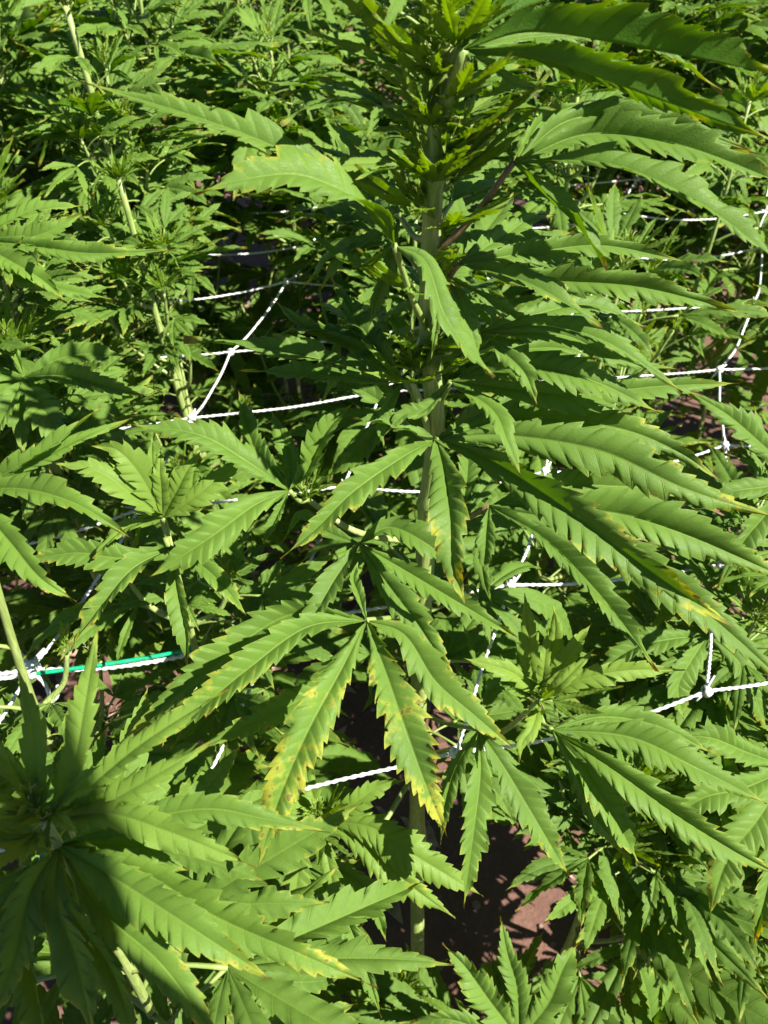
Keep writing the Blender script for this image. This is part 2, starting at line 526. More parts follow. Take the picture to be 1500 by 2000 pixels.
class Plant:
    def __init__(self, base, label, group=None, detailed=False, seed=0):
        self.root = bpy.data.objects.new('hemp_plant', None)
        self.root.empty_display_size = 0.05
        self.root.location = base
        col.objects.link(self.root)
        tag(self.root, label, 'plant', group)
        self.base = Vector(base)
        self.det = detailed
        self.r = random.Random(seed)
        self.nl = 0

    def stem(self, pts, r0, r1, name='stem', mat=None):
        p = catmull([Vector(q) - self.base for q in pts], max(10, 5 * len(pts)))
        n = len(p)
        rad = []
        for i in range(n):
            t = i / (n - 1)
            rad.append(r0 + (r1 - r0) * t)
        V, Fq = tube(p, rad, 8)
        if r0 > .009:
            p = catmull(p, 160)
            rad = [(r0 + (r1 - r0) * i / 160) * (1 + .28 * max(0, math.cos(i * .42)) ** 14) for i in range(161)]
            V, Fq = tube(p, rad, 18, ridge=.07)
        link(name, mesh_np(name, V, Fq, mat or M_STEM), self.root)
        return [q + self.base for q in p]

    def leaf(self, node, az, pitch, s, kind='big', roll=0, age=None, tone=None, guard=True):
        r = self.r
        P = r.choice(YOUNG) if kind == 'young' else PROTO[r.choice(BIG if kind == 'big' else SMALL)]
        M = leaf_matrix(Vector(node) - self.base, az, pitch, roll, s)
        hubw = self.base + (M @ Vector((.7, 0, 0)))
        if guard:
            for t in (.3, .7, 1.2):
                pr = project(self.base + (M @ Vector((t, 0, 0))))
                if pr and pr[2] < GUARD and -250 < pr[0] < 1750 and -250 < pr[1] < 2300: return None
            if (hubw - CAM).length < .42: return None
            for gi, (x0, y0, x1, y1, share, near) in enumerate(GAPS):
                if gi > 1 and hubw.z < .62: continue
                if any((lambda pr: pr and x0 < pr[0] < x1 and y0 < pr[1] < y1 and pr[2] < near)(project(self.base + (M @ Vector((t, dy, 0))))) for t, dy in ((.5, 0), (.9, 0), (1.3, -.1), (.8, .5), (.8, -.5))):
                    if r.random() < share: return None
        yg = r.uniform(.1, .4) if kind == 'young' else 0
        age = r.uniform(0, .45) if age is None else age
        tone = r.uniform(.25, .85) if tone is None else tone
        if self.det and self.nl + len(P[1]) < 290:
            lo = link('leaf', P[0], self.root)
            lo.matrix_local = M
            for me in P[1]:
                c = link('leaflet', me, lo)
                hue(c, age + r.uniform(-.12, .12), tone + r.uniform(-.1, .1), yg)
                self.nl += 1
        else:
            lo = link('leaf', P[2], self.root)
            lo.matrix_local = M
            hue(lo, age, tone, yg)
        return lo

    def bud(self, p, s, tilt=(0, 0), hairs=True):
        me, hm = self.r.choice(BUDS)
        o = link('bud', me, self.root)
        o.matrix_local = Matrix.Translation(Vector(p) - self.base) @ Euler((tilt[0], tilt[1], self.r.uniform(0, 6.28))).to_matrix().to_4x4() @ Matrix.Scale(s, 4)
        hue(o, 0.0, .95, .75)
        if hairs: link('pistil_hairs', hm, o)

    def apex(self, p, s, tilt=(0, 0), n=9):
        """growing tip: upright narrow young leaves round a spiky bud"""
        r = self.r
        self.bud(p, s * .55, tilt)
        for i in range(n):
            self.leaf(Vector(p) + Vector((0, 0, -s * .12 * (i / n))), i * 2.4 + r.uniform(-.3, .3), r.uniform(.25, 1.15), s * r.uniform(.55, 1.05), 'young', age=r.uniform(0, .1), tone=r.uniform(.75, 1))

    def grow(self, pts, leaf=.13, tips=9, gap=.055, z0=.18, z1=1.0, branch=.5, brlen=.22, apex=True, apexs=.07, r0=.0058):
        """stem with opposite leaf pairs, side branches with smaller leaves, growing tip"""
        r = self.r
        line = self.stem(pts, r0, max(.0028, r0 * .5))
        L = sum((line[i + 1] - line[i]).length for i in range(len(line) - 1))
        nn = int(L / gap)
        az0 = r.uniform(0, 6.28)
        for k in range(nn):
            t = (k + .5) / nn
            if t < z0 or t > z1: continue
            q = t * (len(line) - 1); i = int(q); f = q - i
            p = line[i].lerp(line[min(i + 1, len(line) - 1)], f)
            sz = leaf * (0.62 + .6 * math.sin(math.pi * min(t * 1.08, 1) ** 1.4)) * r.uniform(.8, 1.15)
            pit = .10 + .40 * t + r.uniform(-.3, .3)
            for sgn in (0, math.pi):
                az = az0 + k * 1.75 + sgn + r.uniform(-.35, .35)
                if r.random() < .92:
                    self.leaf(p, az, pit - .15, sz, 'big' if sz > leaf * .7 else 'small', r.uniform(-.35, .35))
                if .2 < t < .93 and r.random() < branch:
                    bl = brlen * (1.15 - t) * r.uniform(.7, 1.3)
                    d = Vector((math.cos(az + .15), math.sin(az + .15), 0))
                    e = p + d * bl * .62 + Vector((0, 0, bl * .85))
                    m = p + d * bl * .42 + Vector((0, 0, bl * .32))
                    ln = self.stem([p, m, e], .0035, .0018, 'branch')
                    for j, tt in enumerate((.35, .55, .75, .9)):
                        pp = ln[int(tt * (len(ln) - 1))]
                        for s2 in (0, math.pi):
                            if r.random() < .8:
                                self.leaf(pp, az + j * 1.57 + s2 + r.uniform(-.4, .4), .3 + r.uniform(-.35, .4), leaf * r.uniform(.5, .8), 'small', r.uniform(-.4, .4))
                    self.bud(e, .032, (r.uniform(-.3, .3), r.uniform(-.3, .3)), hairs=self.det)
                    for j in range(3 if self.det else 1):
                        self.leaf(e, j * 2.1 + r.random(), r.uniform(.5, 1.1), leaf * r.uniform(.28, .42), 'young', age=.02, tone=r.uniform(.7, 1))
        if apex:
            self.apex(line[-1], apexs, n=tips)


GUARD = 0.56
# openings between the leaves: (x0, y0, x1, y1, share of leaves left out, only nearer than)
GAPS = [(770, 1600, 1010, 1850, 1.0, 9), (1010, 1640, 1180, 1960, .6, 9), (400, 470, 545, 880, .85, 1.9), (200, 640, 450, 760, .6, 1.5), (1330, 540, 1430, 1010, .75, 1.7), (1060, 620, 1400, 880, .5, 1.3), (1130, 330, 1240, 380, .8, 2), (1360, 690, 1500, 740, .8, 2), (60, 1180, 330, 1290, .6, 2), (-40, 1240, 380, 1345, .95, 2), (0, 1000, 260, 1240, .5, 1.2)]

# ------------------------------------------------------------------ ground
def noise2(x, y):
    return math.sin(x * 7.1 + y * 3.3) * .35 + math.sin(x * 17.7 - y * 13.1 + 1.3) * .2 + math.sin(x * 41.0 + y * 37.0) * .1


def ground():
    xs = [-60, -25, -12, -7] + [-4 + i * .08 for i in range(101)] + [7, 12, 25, 60]
    ys = [-40, -15, -6, -3] + [-1.5 + i * .08 for i in range(101)] + [9, 14, 25, 45, 80]
    V = [(x, y, (.018 * noise2(x, y) if abs(x) < 5 and -2 < y < 8 else 0) - .004) for y in ys for x in xs]
    nx = len(xs)
    Fq = [(j * nx + i, j * nx + i + 1, (j + 1) * nx + i + 1, (j + 1) * nx + i) for j in range(len(ys) - 1) for i in range(nx - 1)]
    o = link('ground', mesh_np('ground', V, Fq, M_SOIL))
    tag(o, kind='structure', label='reddish brown bare soil under the hemp plants')


ground()

# ------------------------------------------------------------------ leaves of the near plants, set out one by one
# a leaf: hub (x, y, depth), attach point on its stem, and leaflets
# leaflet: (points after the hub as (x, y, depth), full width in photo pixels, roll degrees, age)
def hero_leaf(plant, hub, attach, leaflets, petmat=None, tone=.6, pr=.0019, base_age=.2, name='leaf', young=0):
    H = unproj(*hub)
    A = unproj(*attach) if len(attach) == 3 else Vector(attach)
    mid = (A + H) / 2 + Vector((0, 0, -.006))
    V, Fq = tube(catmull([A - H, mid - H, Vector((0, 0, 0))], 8), [pr * 1.25] * 4 + [pr] * 5, 7)
    lo = link(name, mesh_np(name, V, Fq, petmat or M_PET), plant.root, H - plant.base)
    for k, lf in enumerate(leaflets):
        pts, wpx = lf[0], lf[1]
        roll = lf[2] if len(lf) > 2 else 0
        age = lf[3] if len(lf) > 3 else base_age
        path = [Vector((0, 0, 0))] + [unproj(*p) - H for p in pts]
        ln = sum((path[i + 1] - path[i]).length for i in range(len(path) - 1))
        rr0 = random.Random(k * 7 + int(hub[0]))
        dm = sum(p[2] for p in pts) / len(pts)
        W = wpx * dm / F / 2 * rr0.uniform(.88, 1.04)
        tvec = (path[-1] - path[0]).normalized()
        nh = (-FWD * .75 + Vector((0, 0, 1)) * .55)
        nh = (nh - tvec * nh.dot(tvec)).normalized()
        nh = Matrix.Rotation(math.radians(roll), 3, tvec) @ nh
        sd = int(abs(pts[-1][0] * 7 + pts[-1][1] * 3)) % 9973
        rr = random.Random(sd)
        arr = leaflet_arrays(path, tuple(nh), W, teeth=int(min(20, max(10, ln / .0088))), fold=rr.uniform(.5, 1.15) if young < .2 else rr.uniform(.15, .5), cols=5, wave=rr.uniform(.06, .2),
                             twist=lf[4] if len(lf) > 4 else rr.uniform(-.5, .5), tfrac=lf[5] if len(lf) > 5 else 1.0, seed=sd, quilt=.075, curl=rr.uniform(-.2, .1), tooth=rr.uniform(.2, .28))
        o = link('leaflet', mesh_np('leaflet', arr[0], arr[1], M_LEAF, arr[2]), lo)
        hue(o, age + rr.uniform(-.08, .08), tone + rr.uniform(-.15, .15), young)
        plant.nl += 1
    return lo


# ---- the tall plant in the middle
MS = [unproj(820, 1950, 1.19), unproj(815, 1500, .92), unproj(832, 1060, .68), unproj(850, 850, .60), unproj(838, 640, .54), unproj(845, 400, .485), unproj(858, 200, .44), unproj(878, 60, .415), unproj(880, -60, .40)]
mbase = MS[0].copy(); mbase.z = 0
MS[0] = mbase
main = Plant(mbase, 'tall hemp plant in the middle with upright thick stem and yellow tipped drooping leaves', detailed=True, seed=5)
main.stem(MS, .0094, .0034)
main.nl = 0


def on(y):          # point on the main stem at a photo row: (x, y, depth)
    tab = [(-60, 880, .40), (60, 878, .415), (200, 858, .44), (400, 845, .485), (640, 838, .54), (850, 850, .60), (1060, 832, .68), (1500, 815, .92)]
    for (a, xa, da), (b, xb, db) in zip(tab, tab[1:]):
        if a <= y <= b:
            f = (y - a) / (b - a)
            return (xa + (xb - xa) * f, y, da + (db - da) * f)


HL = hero_leaf
# arching top leaf, seen from below
HL(main, (905, 95, .405), on(215), [
    ([(1040, 60, .395), (1250, 92, .385), (1540, 150, .39)], 170, -80, .15),
    ([(1070, 118, .40), (1290, 195, .385), (1520, 275, .39)], 130, -75, .2),
    ([(970, 40, .41), (1100, -10, .41), (1330, -60, .42)], 150, -80, .1),
    ([(1080, 70, .43), (1260, 85, .44), (1414, 178, .445)], 70, 10, .2),
    ([(960, 130, .415), (1010, 165, .42), (1075, 175, .425)], 36, 30, .1),
], tone=.55, pr=.0034)
HL(main, (1003, 318, .455), on(500), [
    ([(1180, 320, .435), (1360, 395, .43), (1560, 540, .44)], 115, -12, .12),
    ([(1150, 262, .46), (1330, 285, .455), (1560, 370, .46)], 105, 25, .15),
    ([(1120, 232, .475), (1290, 235, .475), (1480, 300, .48)], 95, 20, .12),
    ([(1075, 390, .45), (1135, 450, .45), (1185, 527, .455)], 70, -20, .1),
    ([(1060, 235, .48), (1105, 212, .485), (1146, 200, .49)], 55, 30, .1),
    ([(985, 270, .46), (978, 240, .462), (975, 212, .465)], 34, 0, .05),
], petmat=M_PETR, tone=.5)
HL(main, (895, 515, .50), on(560), [
    ([(1010, 545, .48), (1100, 590, .475), (1180, 643, .48)], 78, 0, .25),
    ([(1060, 545, .51), (1250, 560, .50), (1460, 613, .50)], 85, 15, .25),
    ([(1050, 492, .53), (1180, 480, .535), (1345, 512, .54)], 70, 10, .3),
    ([(985, 460, .53), (1030, 430, .54), (1085, 420, .55)], 60, 10, .1),
], petmat=M_PETR, tone=.5)
HL(main, (935, 650, .54), on(690), [
    ([(1060, 635, .53), (1190, 672, .525), (1335, 765, .53)], 80, 10, .1),
    ([(1100, 600, .56), (1180, 600, .565), (1262, 640, .57)], 60, 10, .1),
    ([(985, 690, .535), (1025, 730, .53), (1050, 790, .535)], 62, -5, .1),
    ([(1100, 655, .55), (1200, 700, .55), (1330, 722, .56)], 50, 5, .1),
], tone=.5)
# left leaf with two long leaflets and a drooping one
HL(main, (770, 478, .455), on(648), [
    ([(735, 415, .435), (600, 345, .415), (480, 350, .405), (380, 378, .40)], 125, 100, .3, 1.9, .5),
    ([(700, 390, .455), (560, 300, .435), (400, 235, .425), (158, 158, .42)], 112, 10, .25),
    ([(830, 510, .455), (865, 610, .45), (905, 670, .455), (968, 735, .465)], 96, -15, .2),
    ([(690, 375, .51), (665, 290, .52), (640, 245, .53)], 66, 0, .1),
    ([(720, 520, .48), (660, 505, .49), (600, 445, .5)], 60, 10, .05),
], tone=.62)
HL(main, (885, 545, .52), on(620), [
    ([(905, 610, .505), (925, 660, .505), (935, 705, .51)], 66, 0, .15),
    ([(860, 590, .51), (850, 650, .505), (842, 700, .51)], 36, 0, .1),
    ([(960, 590, .53), (1010, 620, .54), (1060, 630, .55)], 50, 0, .1),
], tone=.5)
# dark shaded leaves left of the stem
HL(main, (790, 745, .575), on(790), [
    ([(660, 710, .565), (520, 682, .56), (358, 662, .56)], 88, 15, .3),
    ([(660, 735, .585), (560, 728, .59), (462, 724, .595)], 60, 15, .1),
    ([(720, 660, .60), (680, 600, .61), (648, 540, .62)], 80, 10, .1),
    ([(690, 680, .60), (600, 640, .61), (530, 580, .62)], 80, 10, .1),
    ([(755, 790, .565), (745, 830, .565), (750, 875, .57)], 40, 0, .1),
], tone=.5)
HL(main, (780, 420, .52), on(470), [
    ([(720, 470, .53), (650, 500, .54), (590, 560, .55)], 75, 10, .1),
    ([(700, 430, .54), (640, 410, .55), (590, 430, .56)], 70, 10, .1),
    ([(740, 360, .54), (700, 300, .55), (650, 230, .56)], 70, 10, .1),
    ([(760, 520, .53), (740, 580, .54), (720, 640, .55)], 60, 0, .1),
], tone=.4)
HL(main, (770, 800, .655), on(860), [
    ([(700, 760, .66), (640, 735, .665), (570, 735, .67)], 84, 10, .1),
    ([(690, 820, .655), (620, 840, .65), (545, 850, .655)], 84, 0, .15),
    ([(720, 860, .65), (680, 900, .645), (640, 930, .65)], 72, 0, .1),
    ([(730, 730, .68), (700, 690, .69), (680, 640, .70)], 70, 10, .1),
], tone=.55)
HL(main, (880, 745, .56), on(790), [
    ([(1030, 715, .545), (1160, 745, .54), (1290, 806, .545)], 92, 5, .1),
    ([(1120, 770, .57), (1280, 755, .57), (1445, 748, .575)], 85, 20, .1),
    ([(960, 800, .545), (990, 860, .535), (1018, 930, .535)], 68, -8, .1),
    ([(1000, 690, .58), (1090, 680, .59), (1170, 700, .60)], 60, 10, .1),
    ([(830, 800, .56), (790, 810, .56), (750, 850, .56)], 40, 0, .1),
], tone=.62)
# the big central leaf
HL(main, (852, 858, .575), on(905), [
    ([(790, 890, .555), (690, 960, .535), (620, 1030, .53), (548, 1092, .53)], 92, -10, .4),
    ([(868, 920, .55), (880, 1010, .53), (885, 1100, .525), (908, 1178, .53)], 108, 12, .5),
    ([(960, 900, .555), (1120, 1005, .53), (1290, 1130, .515), (1435, 1225, .515)], 128, 30, .48),
    ([(980, 850, .57), (1170, 880, .555), (1340, 955, .545), (1520, 1012, .55)], 118, 22, .45),
    ([(1010, 815, .60), (1200, 835, .60), (1320, 880, .60), (1412, 942, .60)], 95, 15, .3),
    ([(790, 838, .565), (740, 825, .56), (685, 818, .56)], 46, 20, .1),
    ([(960, 800, .62), (1110, 790, .63), (1250, 830, .64)], 80, 10, .25),
], tone=.55, pr=.0022)
HL(main, (955, 988, .61), on(1040), [
    ([(1060, 1050, .59), (1160, 1150, .575), (1225, 1230, .57), (1285, 1312, .575)], 105, -8, .15),
    ([(950, 1040, .60), (948, 1080, .60), (945, 1118, .605)], 62, 0, .05),
    ([(1130, 1030, .60), (1290, 1130, .58), (1430, 1240, .57), (1560, 1360, .575)], 115, 15, .25),
    ([(1180, 1000, .62), (1330, 1040, .615), (1560, 1140, .62)], 120, 20, .3),
    ([(1080, 950, .65), (1210, 950, .66), (1400, 960, .67)], 80, 15, .25),
    ([(940, 1060, .615), (945, 1130, .62), (960, 1180, .63)], 40, 0, .1),
], petmat=M_PETR, tone=.52)
# the leaf with yellow edges, low in the middle
HL(main, (716, 1212, .565), on(1180), [
    ([(600, 1225, .55), (480, 1310, .535), (370, 1400, .53), (258, 1472, .53)], 112, -12, .62),
    ([(665, 1310, .545), (600, 1430, .525), (545, 1560, .52), (500, 1705, .525)], 122, -6, .72),
    ([(752, 1310, .55), (790, 1420, .535), (830, 1530, .53), (872, 1632, .535)], 112, 6, .74),
    ([(790, 1240, .56), (850, 1330, .55), (930, 1400, .545), (1003, 1462, .55)], 92, 10, .55),
    ([(570, 1200, .585), (440, 1280, .58), (340, 1360, .575), (250, 1440, .58)], 95, -20, .4),
    ([(640, 1330, .59), (520, 1400, .59), (370, 1470, .59)], 80, -10, .35),
    ([(700, 1160, .57), (690, 1130, .575), (700, 1095, .58)], 40, 0, .1),
], tone=.68, pr=.0022)
HL(main, (702, 1062, .60), on(1120), [
    ([(655, 1130, .585), (620, 1190, .575), (572, 1255, .575)], 68, 0, .2),
    ([(750, 1130, .585), (810, 1210, .57), (850, 1270, .565), (893, 1332, .57)], 84, 0, .4),
    ([(800, 1120, .60), (900, 1180, .595), (1010, 1245, .60)], 84, 0, .1),
    ([(760, 1030, .60), (830, 1060, .59), (890, 1110, .595)], 76, 0, .1),
    ([(640, 1040, .61), (590, 1010, .62), (550, 1060, .62)], 50, 0, .1),
], tone=.5)
HL(main, (935, 1425, .64), on(1390), [
    ([(938, 1510, .63), (925, 1620, .62), (905, 1772, .625)], 70, 0, .35),
    ([(985, 1500, .64), (1045, 1600, .63), (1112, 1712, .63)], 74, 0, .3),
    ([(890, 1500, .66), (870, 1570, .67), (860, 1650, .68)], 50, 0, .2),
    ([(960, 1350, .66), (1000, 1330, .67), (1040, 1290, .68)], 50, 0, .2),
], tone=.52)
# flower clusters and little leaves on the upper stem
for (y, dx, s, ti) in [(40, -10, .05, (-.1, -.4)), (120, -28, .04, (0, -.8)), (170, 22, .032, (0, .6)), (250, -22, .04, (0, -.7)), (300, 20, .035, (0, .7)), (350, 25, .04, (.1, .6)),
                       (420, -15, .035, (0, -.7)), (430, 30, .045, (.1, .5)), (560, 20, .03, (.2, .5)), (650, 12, .03, (.3, .4))]:
    q = on(y)
    main.bud(unproj(q[0] + dx * .4, q[1], q[2] - .003), s, ti)
for (y, az, pit, s) in [(30, 2.6, .9, .075), (70, 3.4, .6, .08), (110, 2.9, .5, .085), (150, 3.6, .45, .07), (190, 2.5, .3, .07), (240, 3.3, .2, .08), (280, 2.8, .3, .07), (330, 3.7, .1, .07),
                        (330, -.3, .6, .06), (380, -.5, .8, .07), (400, .3, .7, .075), (430, 2.7, .4, .08), (20, .4, 1.0, .08), (0, 1.6, .8, .09), (200, .9, .3, .08), (300, 1.4, .3, .09), (480, 1.2, .2, .1),
                        (560, 2.2, .2, .11), (600, 1.0, .2, .11), (250, .2, .2, .07), (360, -1.2, .6, .05), (700, 1.4, .1, .12), (760, 2.3, .1, .12)]:
    q = on(y)
    main.leaf(unproj(*q), az, pit, s, 'small' if s > .078 else 'young', age=.05, tone=.55, guard=False)
for (y, az, pit, s_) in [(60, -1.9, .7, .05), (110, -1.2, .5, .055), (165, -2.2, .4, .05), (215, -.8, .5, .05), (265, -2.0, .6, .045), (310, -1.0, .5, .05), (365, -1.7, .5, .05), (415, -2.3, .3, .06), (455, -.9, .4, .06),
                          (520, -1.4, .5, .05), (580, -2.4, .4, .06), (690, -1.3, .5, .05), (705, -2.2, .6, .055), (735, -.7, .6, .055)]:
    main.leaf(unproj(*on(y)), az, pit, s_, 'young', age=.03, tone=.9, guard=False)
for (y, dx, s_, ti) in [(90, 4, .03, (.5, .1)), (200, -4, .026, (.6, -.3)), (280, 5, .026, (.6, .2)), (340, -4, .03, (.6, -.2)), (505, 0, .026, (.6, .1)), (700, -6, .035, (.5, -.2))]:
    q = on(y)
    main.bud(unproj(q[0] + dx, q[1], q[2] - .004), s_, ti)
# side shoots of the middle plant: (branch path, size of the tip)
def shoot(plant, path, s, n=10, tilt=(0, 0), attach=None):
    P = [unproj(*p) for p in path]
    plant.stem(P, .0032, .0022, 'branch')
    plant.bud(P[-1], s * .6, tilt)
    r = plant.r
    for i in range(n):
        plant.leaf(P[-1] + Vector((0, 0, -s * .1 * (i / n))), i * 2.4 + r.uniform(-.3, .3), r.uniform(.2, 1.1), s * r.uniform(.6, 1.1), 'young', age=r.uniform(0, .08), tone=r.uniform(.75, 1), guard=False)


shoot(main, [on(880), (825, 800, .575), (805, 745, .56)], .06, 5)
shoot(main, [on(1060), (700, 1040, .64), (600, 975, .625)], .05, 4)
shoot(main, [on(1480), (960, 1440, .74), (1050, 1372, .63)], .055, 3)
HL(main, (1055, 1365, .625), (1050, 1372, .63), [
    ([(1035, 1290, .615), (1032, 1220, .61), (1024, 1158, .61)], 54, -15, .0),
    ([(1075, 1290, .62), (1085, 1230, .62), (1080, 1182, .62)], 50, -10, .0),
    ([(1100, 1300, .61), (1130, 1250, .605), (1155, 1218, .605)], 44, 0, .0),
    ([(1062, 1310, .605), (1066, 1270, .60), (1072, 1225, .60)], 34, -10, .0),
    ([(1090, 1340, .60), (1130, 1300, .595), (1165, 1262, .595)], 34, 0, .0),
    ([(1130, 1330, .61), (1220, 1310, .605), (1338, 1308, .61)], 58, 10, .05),
    ([(1010, 1320, .615), (960, 1300, .61), (905, 1285, .61)], 52, 0, .05),
    ([(1040, 1420, .60), (1020, 1450, .595), (1015, 1490, .595)], 46, 0, .05),
], tone=.95, young=.55)
HL(main, (1078, 1425, .63), (1050, 1385, .645), [
    ([(1180, 1490, .60), (1320, 1590, .585), (1430, 1660, .58), (1540, 1720, .585)], 118, 12, .2),
    ([(1140, 1500, .615), (1190, 1580, .605), (1250, 1690, .61)], 84, -5, .35),
    ([(1230, 1440, .62), (1360, 1500, .61), (1500, 1570, .615)], 90, 15, .1),
    ([(1180, 1400, .64), (1290, 1420, .64), (1390, 1470, .645)], 74, 10, .3),
    ([(1120, 1500, .63), (1160, 1590, .63), (1230, 1680, .635)], 60, -10, .35),
], tone=.6)
shoot(main, [on(1500), (720, 1640, .85), (622, 1600, .72)], .055, 3)
HL(main, (625, 1605, .715), (622, 1610, .72), [
    ([(610, 1550, .715), (600, 1520, .715), (598, 1485, .72)], 36, 0, .05),
    ([(690, 1570, .70), (740, 1535, .70), (795, 1520, .70)], 56, 10, .05),
    ([(720, 1615, .695), (800, 1665, .685), (945, 1752, .69)], 84, 5, .1),
    ([(700, 1640, .70), (790, 1720, .69), (890, 1795, .695)], 74, 0, .4),
    ([(640, 1680, .70), (650, 1740, .70), (640, 1790, .705)], 40, 0, .1),
    ([(590, 1650, .70), (580, 1720, .70), (560, 1850, .70)], 66, 0, .1),
    ([(560, 1590, .71), (520, 1560, .715), (480, 1555, .72)], 46, 0, .1),
], tone=.75, young=.3)
HL(main, (585, 1685, .745), (650, 1640, .80), [
    ([(650, 1750, .73), (700, 1850, .72), (745, 1990, .72)], 82, 0, .15),
    ([(580, 1780, .735), (560, 1880, .73), (545, 1990, .735)], 84, 0, .3),
    ([(660, 1700, .74), (720, 1750, .735), (755, 1840, .74)], 66, 0, .1),
    ([(520, 1720, .745), (480, 1760, .75), (460, 1800, .755)], 60, 0, .2),
], tone=.6)
# lower, shaded part of the middle plant
for (y, az, pit, s) in [(1100, 0.9, .1, .13), (1150, 2.2, .1, .13), (1200, .2, .1, .13), (1250, 1.6, .1, .14), (1300, 3.0, .1, .12), (1300, 0.0, 0, .13), (1360, 1.0, 0, .13), (1400, 2.2, 0, .12), (1420, -.6, 0, .12), (1450, .5, 0, .12)]:
    main.leaf(unproj(*on(y)), az, pit, s, 'big', tone=.5)

# ---- neighbours: the top of each is set by photo position and depth
def near_plant(top, base, label, seed, **kw):
    T = unproj(*top)
    B = Vector((base[0], base[1], 0))
    p = Plant(B, label, detailed=True, seed=seed)
    mid1 = B.lerp(T, .4) + Vector((p.r.uniform(-.02, .02), p.r.uniform(-.02, .02), 0))
    p.grow([B, mid1, B.lerp(T, .75), T], **kw)
    return p


tl = unproj(85, 1600, .43)
lowleft = near_plant((85, 1600, .43), (tl.x - .02, tl.y + .01), 'hemp plant at lower left half covered by the dark shadow', 21, leaf=.14, z0=.3, z1=.8, branch=.35, brlen=.2, apex=False)
GUARD = .0
lowleft.apex(tl, .06, n=3)
GUARD = .56
HL(lowleft, (88, 1602, .43), (85, 1606, .435), [
    ([(70, 1500, .425), (60, 1400, .425), (35, 1305, .43)], 62, 0, .1),
    ([(140, 1500, .43), (165, 1380, .43), (190, 1228, .435)], 66, -10, .1),
    ([(40, 1520, .43), (-20, 1460, .43), (-90, 1430, .44)], 60, 0, .1),
    ([(170, 1540, .425), (280, 1450, .42), (445, 1345, .425)], 78, -10, .12),
    ([(200, 1570, .42), (310, 1510, .415), (412, 1450, .42)], 72, -8, .08),
    ([(210, 1590, .415), (330, 1625, .405), (500, 1693, .405)], 92, 20, .12),
    ([(0, 1600, .42), (-60, 1640, .42), (-120, 1700, .42)], 70, 0, .1),
], tone=.85, young=.25)
HL(lowleft, (115, 1650, .45), (85, 1640, .46), [
    ([(230, 1720, .43), (370, 1810, .415), (528, 1912, .415)], 108, 0, .3),
    ([(270, 1700, .44), (420, 1790, .43), (580, 1860, .42), (738, 1930, .425)], 112, 5, .48),
    ([(200, 1780, .435), (320, 1890, .42), (450, 2070, .415)], 110, 0, .4),
    ([(240, 1610, .45), (400, 1580, .445), (520, 1600, .445), (646, 1626, .45)], 84, 15, .3),
    ([(110, 1760, .43), (150, 1880, .415), (190, 2060, .41)], 120, 0, .15),
    ([(60, 1740, .43), (30, 1860, .42), (-10, 1990, .415)], 110, 0, .15),
    ([(250, 1650, .455), (330, 1690, .455), (370, 1700, .46)], 60, 0, .2),
], tone=.72)
HL(lowleft, (70, 1680, .48), (85, 1670, .485), [
    ([(150, 1800, .46), (220, 1900, .45), (270, 2050, .445)], 110, 0, .15),
    ([(40, 1800, .46), (70, 1920, .45), (90, 2080, .445)], 110, 0, .15),
    ([(-10, 1760, .47), (-80, 1850, .46), (-160, 1900, .46)], 100, 0, .15),
    ([(180, 1760, .48), (260, 1820, .48), (340, 1900, .485)], 80, 0, .3),
], tone=.6)

t2 = unproj(318, 1010, .64)
midleft = near_plant((318, 1010, .64), (t2.x - .01, t2.y + .03), 'short hemp plant with spiky star tip left of the tall middle plant', 22, leaf=.12, z0=.3, z1=.86, branch=.4, brlen=.18, apexs=.07, apex=False)
midleft.apex(t2, .055, n=3)
HL(midleft, (318, 1012, .61), (318, 1020, .645), [
    ([(250, 960, .59), (190, 920, .58), (105, 905, .575)], 62, 0, .2),
    ([(275, 930, .59), (230, 880, .58), (180, 870, .58)], 66, 0, .1),
    ([(315, 950, .595), (312, 920, .59), (314, 875, .59)], 46, 0, .05),
    ([(345, 960, .595), (365, 920, .59), (392, 880, .59)], 54, 0, .05),
    ([(380, 970, .60), (430, 930, .60), (480, 890, .605)], 60, 0, .05),
    ([(250, 1030, .62), (210, 1060, .615), (180, 1090, .615)], 56, 30, .2),
], tone=.85, young=.35)
HL(midleft, (335, 1070, .64), (322, 1050, .655), [
    ([(345, 1150, .615), (362, 1230, .605), (368, 1312, .61)], 66, 0, .45),
    ([(400, 1110, .625), (440, 1150, .62), (482, 1202, .625)], 74, 0, .4),
    ([(260, 1110, .62), (200, 1180, .61), (140, 1262, .61)], 78, 0, .4),
    ([(240, 1090, .63), (150, 1080, .63), (45, 1096, .635)], 74, 0, .3),
    ([(420, 1060, .64), (460, 1080, .64), (490, 1100, .645)], 50, 0, .2),
], tone=.6)
# the leaf that crosses in front of it
HL(main, (565, 958, .60), (600, 975, .625), [
    ([(480, 900, .585), (390, 850, .575), (255, 828, .575)], 88, 10, .25),
    ([(500, 985, .59), (410, 1050, .58), (290, 1128, .58)], 84, -6, .1),
    ([(600, 920, .60), (640, 840, .59), (690, 788, .59)], 66, 0, .1),
    ([(540, 1010, .60), (525, 1040, .60), (513, 1065, .605)], 34, 0, .05),
    ([(570, 900, .62), (550, 850, .63), (530, 800, .64)], 60, 0, .05),
    ([(500, 880, .63), (480, 820, .64), (465, 760, .65)], 66, 0, .05),
], tone=.68)

